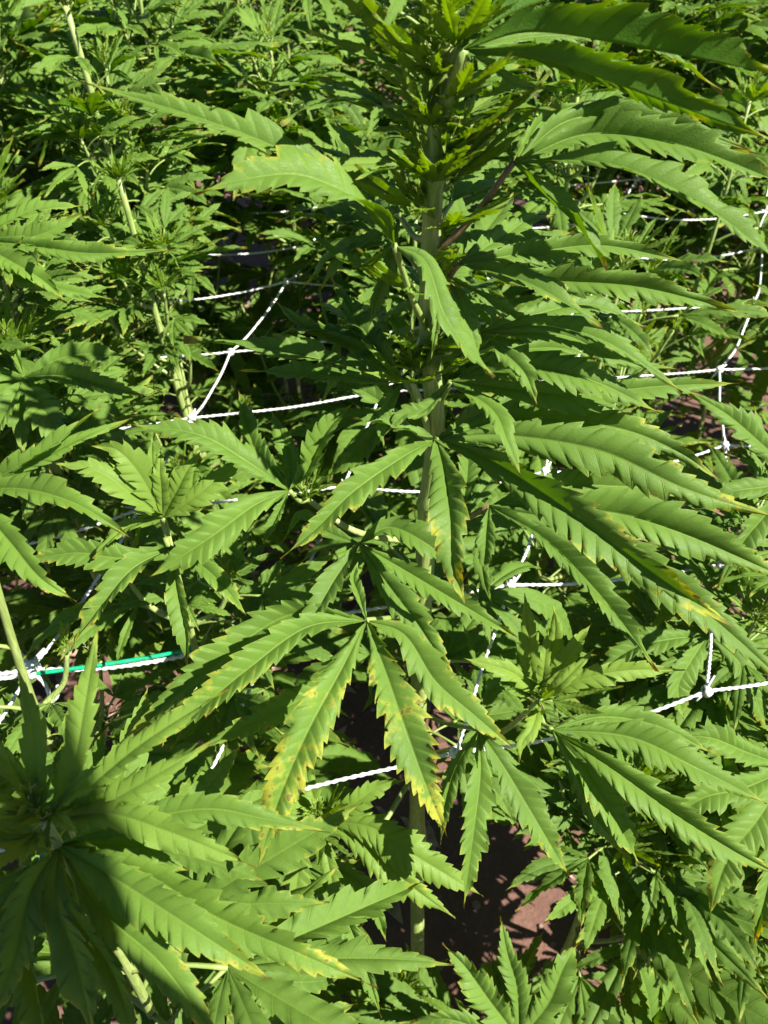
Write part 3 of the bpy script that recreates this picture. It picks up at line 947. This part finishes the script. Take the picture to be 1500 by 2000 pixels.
t3 = unproj(-70, 930, .52)
edge = near_plant((-70, 930, .52), (t3.x - .14, t3.y + .02), 'hemp plant cut by the left edge with long pale leaves reaching in', 23, leaf=.13, z0=.3, z1=.86, branch=.35, brlen=.18)
HL(edge, (-65, 960, .52), (-70, 970, .53), [
    ([(40, 910, .505), (130, 850, .50), (198, 793, .505)], 66, 0, .15),
    ([(60, 905, .515), (160, 855, .51), (258, 815, .515)], 64, 15, .15),
    ([(40, 955, .50), (150, 985, .49), (258, 1052, .495)], 84, 10, .2),
    ([(20, 1060, .50), (80, 1130, .49), (150, 1175, .495)], 84, 0, .3),
], tone=.85)
t4 = unproj(25, 690, .80)
left = near_plant((25, 690, .80), (t4.x - .02, t4.y + .04), 'hemp plant at left with a wide star of leaves below net crossing', 24, leaf=.13, z0=.3, z1=.9, branch=.45, brlen=.22, apexs=.07)
HL(left, (48, 735, .78), (30, 740, .79), [
    ([(130, 735, .765), (210, 755, .76), (290, 775, .765)], 70, 5, .2),
    ([(120, 700, .785), (190, 690, .785), (245, 695, .79)], 62, 5, .2),
    ([(20, 790, .76), (0, 830, .76), (-20, 880, .765)], 66, 0, .2),
    ([(85, 800, .76), (110, 845, .755), (140, 890, .76)], 80, 0, .2),
    ([(30, 690, .79), (15, 660, .79), (0, 620, .80)], 46, 0, .1),
    ([(-10, 730, .78), (-60, 750, .78), (-110, 770, .785)], 60, 0, .1),
], tone=.75)
t5 = unproj(-60, 440, .78)
upleft = near_plant((-60, 440, .78), (t5.x - .02, t5.y + .05), 'hemp plant cut by the upper left edge with bright fan leaves', 25, leaf=.14, z0=.3, z1=.9, branch=.45, brlen=.24, apexs=.08)
HL(upleft, (-50, 470, .77), (-60, 480, .78), [
    ([(20, 430, .765), (90, 405, .765), (162, 402, .77)], 64, 0, .2),
    ([(30, 470, .755), (100, 450, .75), (165, 415, .755)], 62, 10, .2),
    ([(60, 480, .75), (180, 495, .745), (342, 488, .75)], 66, 15, .25),
    ([(20, 510, .745), (80, 545, .74), (130, 590, .745)], 66, 0, .2),
    ([(30, 540, .76), (120, 565, .76), (228, 585, .765)], 60, 0, .2),
], tone=.85)
t6 = unproj(128, 30, 1.0)
backleft = near_plant((128, 10, 1.0), (t6.x + .10, t6.y + .02), 'hemp plant with pale leaning stem and flowering top at upper left', 26, leaf=.13, z0=.3, z1=.97, branch=.4, brlen=.2, apexs=.16, r0=.008)
t7 = unproj(232, 350, .98)
second = near_plant((232, 350, .98), (t7.x + .05, t7.y + .05), 'shorter hemp plant with pale bare tip between leaning stem and net', 27, leaf=.12, z0=.3, z1=.86, branch=.4, brlen=.2, apexs=.04, r0=.0075)
t8 = unproj(1640, 880, .72)
rightp = near_plant((1640, 880, .72), (t8.x, t8.y + .03), 'hemp plant cut by the right edge beside the net crossing', 28, leaf=.14, z0=.3, z1=.9, branch=.45, brlen=.24)
HL(rightp, (1560, 930, .70), (1640, 900, .72), [
    ([(1490, 870, .69), (1420, 810, .685), (1338, 760, .69)], 76, 0, .2),
    ([(1500, 950, .685), (1430, 960, .68), (1370, 985, .685)], 60, 0, .2),
    ([(1500, 1000, .69), (1450, 1060, .685), (1400, 1150, .69)], 70, 0, .3),
], tone=.6)
t9 = unproj(1232, 1540, .78)
lowright = near_plant((1232, 1540, .78), (t9.x + .01, t9.y + .03), 'low hemp plant with pale yellow bud right of the bare soil', 29, leaf=.15, z0=.3, z1=.93, branch=.5, brlen=.2, apexs=.06)
t10 = unproj(1410, 1900, .98)
lowright2 = near_plant((1410, 1900, .98), (t10.x, t10.y + .02), 'small hemp plant in the lower right corner', 30, leaf=.14, gap=.055, z0=.2, z1=.95, branch=.5, brlen=.15, apexs=.08)
t11 = unproj(760, 1960, 1.02)
lowmid = near_plant((760, 1960, 1.02), (t11.x, t11.y), 'small bright hemp plant at the bottom edge below the bare soil', 31, leaf=.12, gap=.05, z0=.2, z1=.95, branch=.4, brlen=.12, apexs=.07)
t12 = unproj(1560, 1450, .80)
rightlow = near_plant((1560, 1450, .80), (t12.x, t12.y + .03), 'hemp plant cut by the right edge below the lower net cord', 32, leaf=.16, z0=.25, z1=.95, branch=.5, brlen=.22, apexs=.06)
t13 = unproj(1010, 1960, .86)
HLp = near_plant((985, 2010, .92), (unproj(985, 2010, .92).x, unproj(985, 2010, .92).y), 'hemp plant at the bottom with broad leaves in half shade', 33, leaf=.15, gap=.055, z0=.2, z1=.95, branch=.4, brlen=.15, apexs=.05)

HL(HLp, (1015, 2030, .80), (985, 2030, .90), [
    ([(960, 1960, .79), (910, 1890, .785), (864, 1842, .79)], 92, 0, .3),
    ([(1010, 1930, .80), (990, 1860, .80), (978, 1790, .805)], 78, 0, .2),
    ([(1070, 1960, .80), (1100, 1890, .80), (1130, 1840, .81)], 84, 0, .2),
    ([(940, 2010, .79), (870, 1990, .79), (800, 2000, .80)], 80, 0, .2),
], tone=.6)
HL(HLp, (1275, 2010, .80), (1000, 2080, .95), [
    ([(1265, 1950, .79), (1245, 1880, .785), (1225, 1815, .79)], 66, 40, .6),
    ([(1310, 1940, .81), (1330, 1880, .81), (1350, 1820, .82)], 60, 0, .2),
], tone=.7)
HL(rightlow, (1545, 1500, .74), (1560, 1470, .79), [
    ([(1460, 1470, .73), (1380, 1440, .725), (1290, 1445, .73)], 84, 0, .2),
    ([(1450, 1540, .72), (1370, 1560, .715), (1290, 1620, .72)], 90, 0, .25),
    ([(1480, 1600, .72), (1420, 1680, .715), (1385, 1790, .72)], 90, 0, .4),
    ([(1520, 1620, .72), (1500, 1730, .715), (1470, 1850, .72)], 84, 0, .5),
], tone=.75)
HL(rightlow, (1385, 1240, .80), (1560, 1440, .84), [
    ([(1350, 1290, .79), (1325, 1340, .785), (1335, 1405, .79)], 76, 0, .15),
    ([(1300, 1250, .79), (1230, 1270, .79), (1140, 1340, .795)], 78, 0, .15),
    ([(1440, 1290, .79), (1470, 1350, .785), (1500, 1430, .79)], 74, 0, .3),
    ([(1400, 1180, .81), (1420, 1130, .815), (1450, 1090, .82)], 66, 0, .15),
], tone=.6)
# ------------------------------------------------------------------ the rows behind
GUARD = .80
taken = [Vector((p.base.x, p.base.y)) for p in (main, lowleft, midleft, edge, left, upleft, backleft, second, rightp, lowright, lowright2, lowmid, rightlow, HLp)]
rb = random.Random(99)
spots = []
y = .98
row = 0
while y < 3.5:
    x = -(.52 * y + .45) + (row % 2) * .16
    while x < .52 * y + .5:
        q = Vector((x + rb.uniform(-.08, .08), y + rb.uniform(-.08, .08)))
        if min((q - t).length for t in taken + spots) > .19: spots.append(q)
        x += .25 if y < 2.0 else .36
    y += .24 if y < 2.0 else .36
    row += 1
for i, q in enumerate(spots):
    far = q.y > 1.7
    h = rb.uniform(.86, 1.02) if q.y < 1.12 else (rb.uniform(.95, 1.16) if q.y < 1.4 else rb.uniform(1.12, 1.34))
    lab = 'hemp plant in the dense rows far behind the net' if far else 'hemp plant in the crowded middle rows around the net'
    p = Plant((q.x, q.y, 0), lab, 'hemp plants in the far rows' if far else 'hemp plants in the middle rows', seed=500 + i)
    top = Vector((q.x + rb.uniform(-.06, .06), q.y + rb.uniform(-.06, .06), h))
    b = Vector((q.x, q.y, 0))
    p.grow([b, b.lerp(top, .4) + Vector((rb.uniform(-.03, .03), rb.uniform(-.03, .03), 0)), b.lerp(top, .75), top], leaf=rb.uniform(.165, .205), gap=.07, tips=rb.choice((2, 3, 5)), z0=.14 if q.y < 1.7 else .3, branch=.30, brlen=.30, apexs=rb.uniform(.07, .11))

# ------------------------------------------------------------------ trellis net
def cord_mesh(seed, lump=True, n=110, sides=8):
    """unit length twine along X: a twisted two-ply cord with slight sag and fuzz"""
    rr = np.random.RandomState(seed)
    V, Fq = [], []
    ph = rr.rand() * 6.28
    sag = .015 + .06 * rr.rand()
    sx = (rr.rand() - .5) * .08
    for i in range(n + 1):
        t = i / n
        c = np.array([t, sx * math.sin(math.pi * t) + .004 * math.sin(9 * t + ph) * math.sin(math.pi * t), -sag * math.sin(math.pi * t)])
        for k in range(sides):
            a = 2 * math.pi * k / sides
            r = .0074 * (1 + .30 * math.cos(2 * (a - t * 95)) + .12 * rr.randn() * .6)
            V.append((c[0], c[1] + r * math.cos(a), c[2] + r * math.sin(a)))
    for i in range(n):
        for k in range(sides):
            k2 = (k + 1) % sides
            Fq.append((i * sides + k, (i + 1) * sides + k, (i + 1) * sides + k2, i * sides + k2))
    return mesh_np('cord', V, Fq, M_CORD)


CORDS = [cord_mesh(s) for s in range(6)]


def knot_mesh(seed):
    rr = random.Random(seed)
    V, Fq = [], []
    for j in range(3):
        ax = Euler((rr.uniform(0, 3), rr.uniform(0, 3), rr.uniform(0, 3))).to_matrix()
        pts = [ax @ Vector((math.cos(a) * .0032, math.sin(a) * .0032, .0012 * math.sin(2 * a))) for a in [2 * math.pi * i / 14 for i in range(15)]]
        v, f = tube(pts, .0019, 6)
        Fq += [tuple(i + len(V) for i in q) for q in f]; V += v
    for j in range(2):
        d = Vector((rr.uniform(-1, 1), rr.uniform(-1, 1), rr.uniform(-.3, .6))).normalized()
        v, f = tube([Vector((0, 0, 0)), d * .006, d * .013 + Vector((0, 0, -.002))], [.0014, .0013, .0008], 5)
        Fq += [tuple(i + len(V) for i in q) for q in f]; V += v
    return mesh_np('knot', V, Fq, M_CORD)


KNOTS = [knot_mesh(s) for s in range(3)]
NETZ = .85
# measured crossings: column, row -> photo pixel
MEAS = {(0, 0): (60, 1308), (3, -1): (1380, 1350), (3, 2): (1405, 722), (0, 3): (450, 688), (0, 1): (270, 995)}


def plane(px):
    a = unproj(px[0], px[1], 1.0) - CAM
    k = (NETZ - CAM.z) / a.z
    return CAM + a * k


def node(i, j):
    x = -.326 + .23 * i + .04 * j + .012 * i * j
    y = .455 + .19 * j + .05 * i
    rr = random.Random(i * 131 + j * 17)
    p = Vector((x + rr.uniform(-.012, .012), y + rr.uniform(-.012, .012), NETZ + rr.uniform(-.012, .012)))
    if (i, j) in MEAS:
        p = plane(MEAS[(i, j)])
    return p


net = bpy.data.objects.new('trellis_net', None)
net.location = (-.325, .455, 0)
col.objects.link(net)
tag(net, 'white twine trellis net stretched level through the hemp plants', 'net')
NB = net.location


def cord(a, b, name='cord', me=None, thick=1.0):
    a = Vector(a); b = Vector(b)
    d = b - a
    L = d.length
    q = d.to_track_quat('X', 'Z').to_matrix().to_4x4()
    o = link(name, me or CORDS[rb.randrange(6)], net)
    k = .21 * thick
    o.matrix_local = Matrix.Translation(a - NB) @ q @ Matrix.Diagonal((L, k, k, 1))
    return o


I0, I1, J0, J1 = -4, 6, -1, 8
nodes = {(i, j): node(i, j) for i in range(I0, I1 + 1) for j in range(J0, J1 + 1)}
for (i, j), p in nodes.items():
    if (i + 1, j) in nodes: cord(p, nodes[(i + 1, j)], thick=1.35 if j == 0 and i in (-1, 0) else 1.0)
    if (i, j + 1) in nodes: cord(p, nodes[(i, j + 1)])
    k = link('knot', KNOTS[(i * 3 + j) % 3], net)
    k.matrix_local = Matrix.Translation(p - NB) @ Euler((i * 1.3, j * .7, i + j)).to_matrix().to_4x4() @ Matrix.Scale(1.9 if (i, j) == (0, 0) else 1.15, 4)
# green tape lying along the front cord, and the loose tail at the left knot
a, b = nodes[(0, 0)], nodes[(1, 0)]
gp = [a.lerp(b, t) + Vector((0, -.0045, -.001 - .007 * math.sin(math.pi * t))) for t in [i / 12 for i in range(13)]]
V, Fq = tube([p - NB for p in gp], .0021, 6)
link('green_strand', mesh_np('green_strand', V, Fq, M_GREEN), net)
for tail in ([(60, 1308, .61), (95, 1345, .61), (108, 1385, .612), (135, 1440, .62)], [(108, 1385, .612), (122, 1370, .605), (124, 1345, .60)], [(60, 1308, .61), (40, 1300, .605), (28, 1285, .60)], [(62, 1308, .61), (20, 1325, .605), (-30, 1330, .605)]):
    pts = catmull([plane((60, 1308)) + (unproj(*t) - unproj(60, 1308, .61)) - NB for t in tail], 16)
    V, Fq = tube(pts, [.0022 if i % 2 else .0017 for i in range(17)], 7)
    link('loose_end', mesh_np('loose_end', V, Fq, M_CORD), net)

# ------------------------------------------------------------------ litter, stones and grass on the soil
def scatter():
    rr = random.Random(3)
    V, Fq = [], []
    for i in range(900):
        x, y = rr.uniform(-2, 2), rr.uniform(-.3, 3.2)
        s = rr.uniform(.015, .05); a = rr.uniform(0, 6.28)
        z = .012 + .018 * noise2(x, y) + rr.uniform(0, .008)
        c, sn = math.cos(a), math.sin(a)
        o = len(V)
        for (u, v, h) in [(-1, 0, 0), (-.3, .28, .2), (-.3, -.28, .15), (.4, .25, .1), (.4, -.25, .25), (1, 0, rr.uniform(0, .5)), (0, 0, .05)]:
            V.append((x + (u * c - v * sn) * s, y + (u * sn + v * c) * s, z + h * s))
        Fq += [(o, o + 6, o + 1), (o, o + 2, o + 6), (o + 1, o + 6, o + 3), (o + 2, o + 4, o + 6), (o + 3, o + 6, o + 5), (o + 6, o + 4, o + 5)]
    tag(link('leaf_litter', mesh_np('leaf_litter', V, Fq, M_DRY)), 'dry brown leaf litter scattered on the soil', 'litter', kind='stuff')
    V, Fq = [], []
    for i in range(700):
        x, y = rr.uniform(-1.2, 1.2), rr.uniform(-.1, 1.8)
        s = rr.choice((.003, .004, .005, .008, .013)) * rr.uniform(.7, 1.3)
        z = -.004 + .018 * noise2(x, y) + s * .35
        o = len(V)
        for k in range(3):
            for m in range(6):
                a = m * 1.047 + k * .5; rad_ = s * (1.0, .95, .5)[k] * rr.uniform(.75, 1.25)
                V.append((x + rad_ * math.cos(a), y + rad_ * math.sin(a), z + s * (-.5, .25, .7)[k] * rr.uniform(.8, 1.2)))
        for k in range(2):
            for m in range(6):
                Fq.append((o + k * 6 + m, o + k * 6 + (m + 1) % 6, o + k * 6 + 6 + (m + 1) % 6, o + k * 6 + 6 + m))
        Fq.append(tuple(o + 12 + m for m in range(6)))
    tag(link('soil_clods', mesh_np('soil_clods', V, Fq, M_STONE, smooth=False)), 'small pale clods and pebbles lying on the soil', 'clods', kind='stuff')
    V, Fq = [], []
    for i in range(2600):
        cx, cy = rr.choice([(.12, .22), (.45, .3), (.0, .12), (.6, .55), (-.25, .2)])
        x, y = cx + rr.gauss(0, .09), cy + rr.gauss(0, .06)
        h = rr.uniform(.03, .10); a = rr.uniform(0, 6.28); l = rr.uniform(.2, .9)
        z = -.004 + .018 * noise2(x, y)
        d = Vector((math.cos(a), math.sin(a), 0)); s = Vector((-d.y, d.x, 0)) * rr.uniform(.0012, .0024)
        b = Vector((x, y, z)); m = b + d * h * l * .35 + Vector((0, 0, h * .7)); t = b + d * h * l + Vector((0, 0, h))
        o = len(V)
        V += [b - s, b + s, m + s * .8, m - s * .8, t]
        Fq += [(o, o + 1, o + 2, o + 3), (o + 3, o + 2, o + 4)]
    tag(link('grass', mesh_np('grass', V, Fq, M_GRASS)), 'thin green grass tufts growing on the soil at the bottom', 'grass', kind='stuff')


scatter()


# ------------------------------------------------------------------ the photographer, standing behind the camera; the shadow at the lower left is theirs
M_SKIN = simple_material('skin', (0.42, 0.25, 0.18), (0.5, 0.31, 0.23), 60, 0.5, 0.1)
M_SHIRT = simple_material('grey_shirt', (0.10, 0.11, 0.13), (0.14, 0.15, 0.17), 300, 0.9)
M_JEANS = simple_material('blue_jeans', (0.03, 0.05, 0.10), (0.05, 0.08, 0.15), 300, 0.9)
M_HAIRH = simple_material('dark_hair', (0.02, 0.013, 0.008), (0.05, 0.03, 0.02), 400, 0.6)
M_PHONE = simple_material('black_phone', (0.012, 0.012, 0.014), (0.016, 0.016, 0.018), 30, 0.25, 0.0)


def skinned(name, verts, edges, radii, mat, parent, root=0, levels=2):
    me = bpy.data.meshes.new(name)
    me.from_pydata([tuple(v) for v in verts], edges, [])
    me.materials.append(mat)
    o = link(name, me, parent)
    md = o.modifiers.new('skin', 'SKIN')
    md.use_smooth_shade = True
    for i, r in enumerate(radii):
        sv = me.skin_vertices[0].data[i]
        sv.radius = r if isinstance(r, tuple) else (r, r)
        sv.use_root = (i == root)
    sd = o.modifiers.new('subdivision', 'SUBSURF')
    sd.levels = levels; sd.render_levels = levels
    return o


def photographer():
    B = Vector((.19, -.24, 0))
    per = bpy.data.objects.new('person', None)
    per.location = B
    col.objects.link(per)
    tag(per, 'person in grey shirt holding a phone over the plants, casting the lower left shadow', 'person')
    lens = CAM
    palm = lens - FWD * .030 - UPV * .085 + Vector((.012, 0, 0))
    J = {'pelvis': (.19, -.24, .95), 'waist': (.19, -.23, 1.09), 'chest': (.205, -.16, 1.28), 'top': (.22, -.115, 1.44), 'neck': (.235, -.105, 1.545), 'jaw': (.262, -.070, 1.61), 'head': (.268, -.060, 1.685), 'crown': (.266, -.072, 1.755),
         'nose': (.258, .036, 1.655), 'earl': (.19, -.07, 1.675), 'earr': (.346, -.07, 1.675),
         'shl': (.04, -.19, 1.42), 'ell': (.00, -.25, 1.18), 'wrl': tuple(palm + Vector((.02, -.085, -.075))), 'hal': tuple(palm + Vector((.006, -.012, -.012))),
         'shr': (.37, -.18, 1.42), 'elr': (.44, -.24, 1.16), 'wrr': (.45, -.17, .94), 'har': (.445, -.14, .86),
         'hil': (.10, -.24, .89), 'knl': (.09, -.23, .50), 'anl': (.08, -.28, .09), 'tol': (.06, -.14, .035),
         'hir': (.28, -.24, .89), 'knr': (.30, -.23, .50), 'anr': (.31, -.28, .09), 'tor': (.33, -.14, .035)}
    rad = dict(pelvis=(.15, .10), waist=(.135, .09), chest=(.155, .105), top=(.13, .085), neck=.055, jaw=.062, head=(.072, .088), crown=.06, nose=.012, earl=.016, earr=.016,
               shl=.062, ell=.042, wrl=.028, hal=.036, shr=.062, elr=.042, wrr=.028, har=.030, hil=.088, knl=.058, anl=.042, tol=.036, hir=.088, knr=.058, anr=.042, tor=.036)
    E = [('pelvis', 'waist'), ('waist', 'chest'), ('chest', 'top'), ('top', 'neck'), ('neck', 'jaw'), ('jaw', 'head'), ('head', 'crown'), ('head', 'nose'), ('head', 'earl'), ('head', 'earr'), ('top', 'shl'), ('shl', 'ell'), ('ell', 'wrl'), ('wrl', 'hal'),
         ('top', 'shr'), ('shr', 'elr'), ('elr', 'wrr'), ('wrr', 'har'), ('pelvis', 'hil'), ('hil', 'knl'), ('knl', 'anl'), ('anl', 'tol'), ('pelvis', 'hir'), ('hir', 'knr'), ('knr', 'anr'), ('anr', 'tor')]
    for h in ('hal', 'har'):
        c = Vector(J[h])
        for k, (off, ln) in enumerate([(-.03, .06), (-.012, .078), (.004, .085), (.02, .08), (.034, .065)]):
            if h == 'har':
                a = c + Vector((off * .6, off, -.03)); b = a + Vector((0, .01, -ln * .5)); e = b + Vector((.012, -.004, -ln * .45))
                if k == 0: a = c + Vector((.02, .02, 0)); b = a + Vector((.015, .02, -.02)); e = b + Vector((0, .01, -.025))
            else:
                a = c + UPV * off + Vector((-.02 if k else .03, 0, 0)); b = a + Vector((-.028 if k else .014, 0, 0)) + FWD * .016; e = b + FWD * .012 + (UPV * .03 if not k else Vector((.010, 0, 0)))
            for nm, q, r in (('a', a, .0095), ('b', b, .009), ('e', e, .0075)):
                J[h + str(k) + nm] = tuple(q); rad[h + str(k) + nm] = r
            E += [(h, h + str(k) + 'a'), (h + str(k) + 'a', h + str(k) + 'b'), (h + str(k) + 'b', h + str(k) + 'e')]
    keys = list(J)
    skinned('body', [Vector(J[k]) - B for k in keys], [(keys.index(a), keys.index(b)) for a, b in E], [rad[k] for k in keys], M_SKIN, per)

    def garment(name, ks, es, grow, mat):
        skinned(name, [Vector(J[k]) - B for k in ks], [(ks.index(a), ks.index(b)) for a, b in es], [tuple(r + grow for r in (rad[k] if isinstance(rad[k], tuple) else (rad[k],) * 2)) for k in ks], mat, per)
    garment('shirt', ['waist', 'pelvis', 'chest', 'top', 'shl', 'ell', 'shr', 'elr'], [('waist', 'pelvis'), ('waist', 'chest'), ('chest', 'top'), ('top', 'shl'), ('shl', 'ell'), ('top', 'shr'), ('shr', 'elr')], .014, M_SHIRT)
    garment('trousers', ['pelvis', 'hil', 'knl', 'anl', 'hir', 'knr', 'anr'], [('pelvis', 'hil'), ('hil', 'knl'), ('knl', 'anl'), ('pelvis', 'hir'), ('hir', 'knr'), ('knr', 'anr')], .02, M_JEANS)
    J['hb'] = (.268, -.10, 1.70); rad['hb'] = (.08, .075)
    J['hc'] = (.266, -.09, 1.765); rad['hc'] = (.072, .075)
    J['hd'] = (.285, -.10, 1.60); rad['hd'] = .06
    J['he'] = (.235, -.085, 1.50); rad['he'] = .05
    garment('hair', ['hb', 'hc', 'hd', 'he'], [('hb', 'hc'), ('hb', 'hd'), ('hd', 'he')], .004, M_HAIRH)
    # the phone in the left hand, its lens at the camera
    Rm = cam.rotation_euler.to_matrix()
    c = lens - FWD * .010 - UPV * .052 + Vector((.018, 0, 0))
    w_, h_, t_, r_ = .0335, .069, .0037, .009
    ring = []
    for (sx, sy) in ((1, 1), (-1, 1), (-1, -1), (1, -1)):
        a0 = {(1, 1): 0, (-1, 1): 1, (-1, -1): 2, (1, -1): 3}[(sx, sy)] * math.pi / 2
        for k in range(5):
            a = a0 + k * math.pi / 8
            ring.append((sx * (w_ - r_) + r_ * math.cos(a), sy * (h_ - r_) + r_ * math.sin(a)))
    n = len(ring)
    V = [Rm @ Vector((x * f, y * f, z)) for (z, f) in ((-t_, .985), (-t_ * .6, 1), (t_ * .6, 1), (t_, .985)) for (x, y) in ring]
    Fq = [(l * n + k, l * n + (k + 1) % n, (l + 1) * n + (k + 1) % n, (l + 1) * n + k) for l in range(3) for k in range(n)] + [tuple(range(n - 1, -1, -1)), tuple(3 * n + k for k in range(n))]
    ph = link('phone', mesh_np('phone', V, Fq, M_PHONE, smooth=False), None, c)
    tag(ph, 'black phone held out in front of the chest over the plants', 'phone')


photographer()
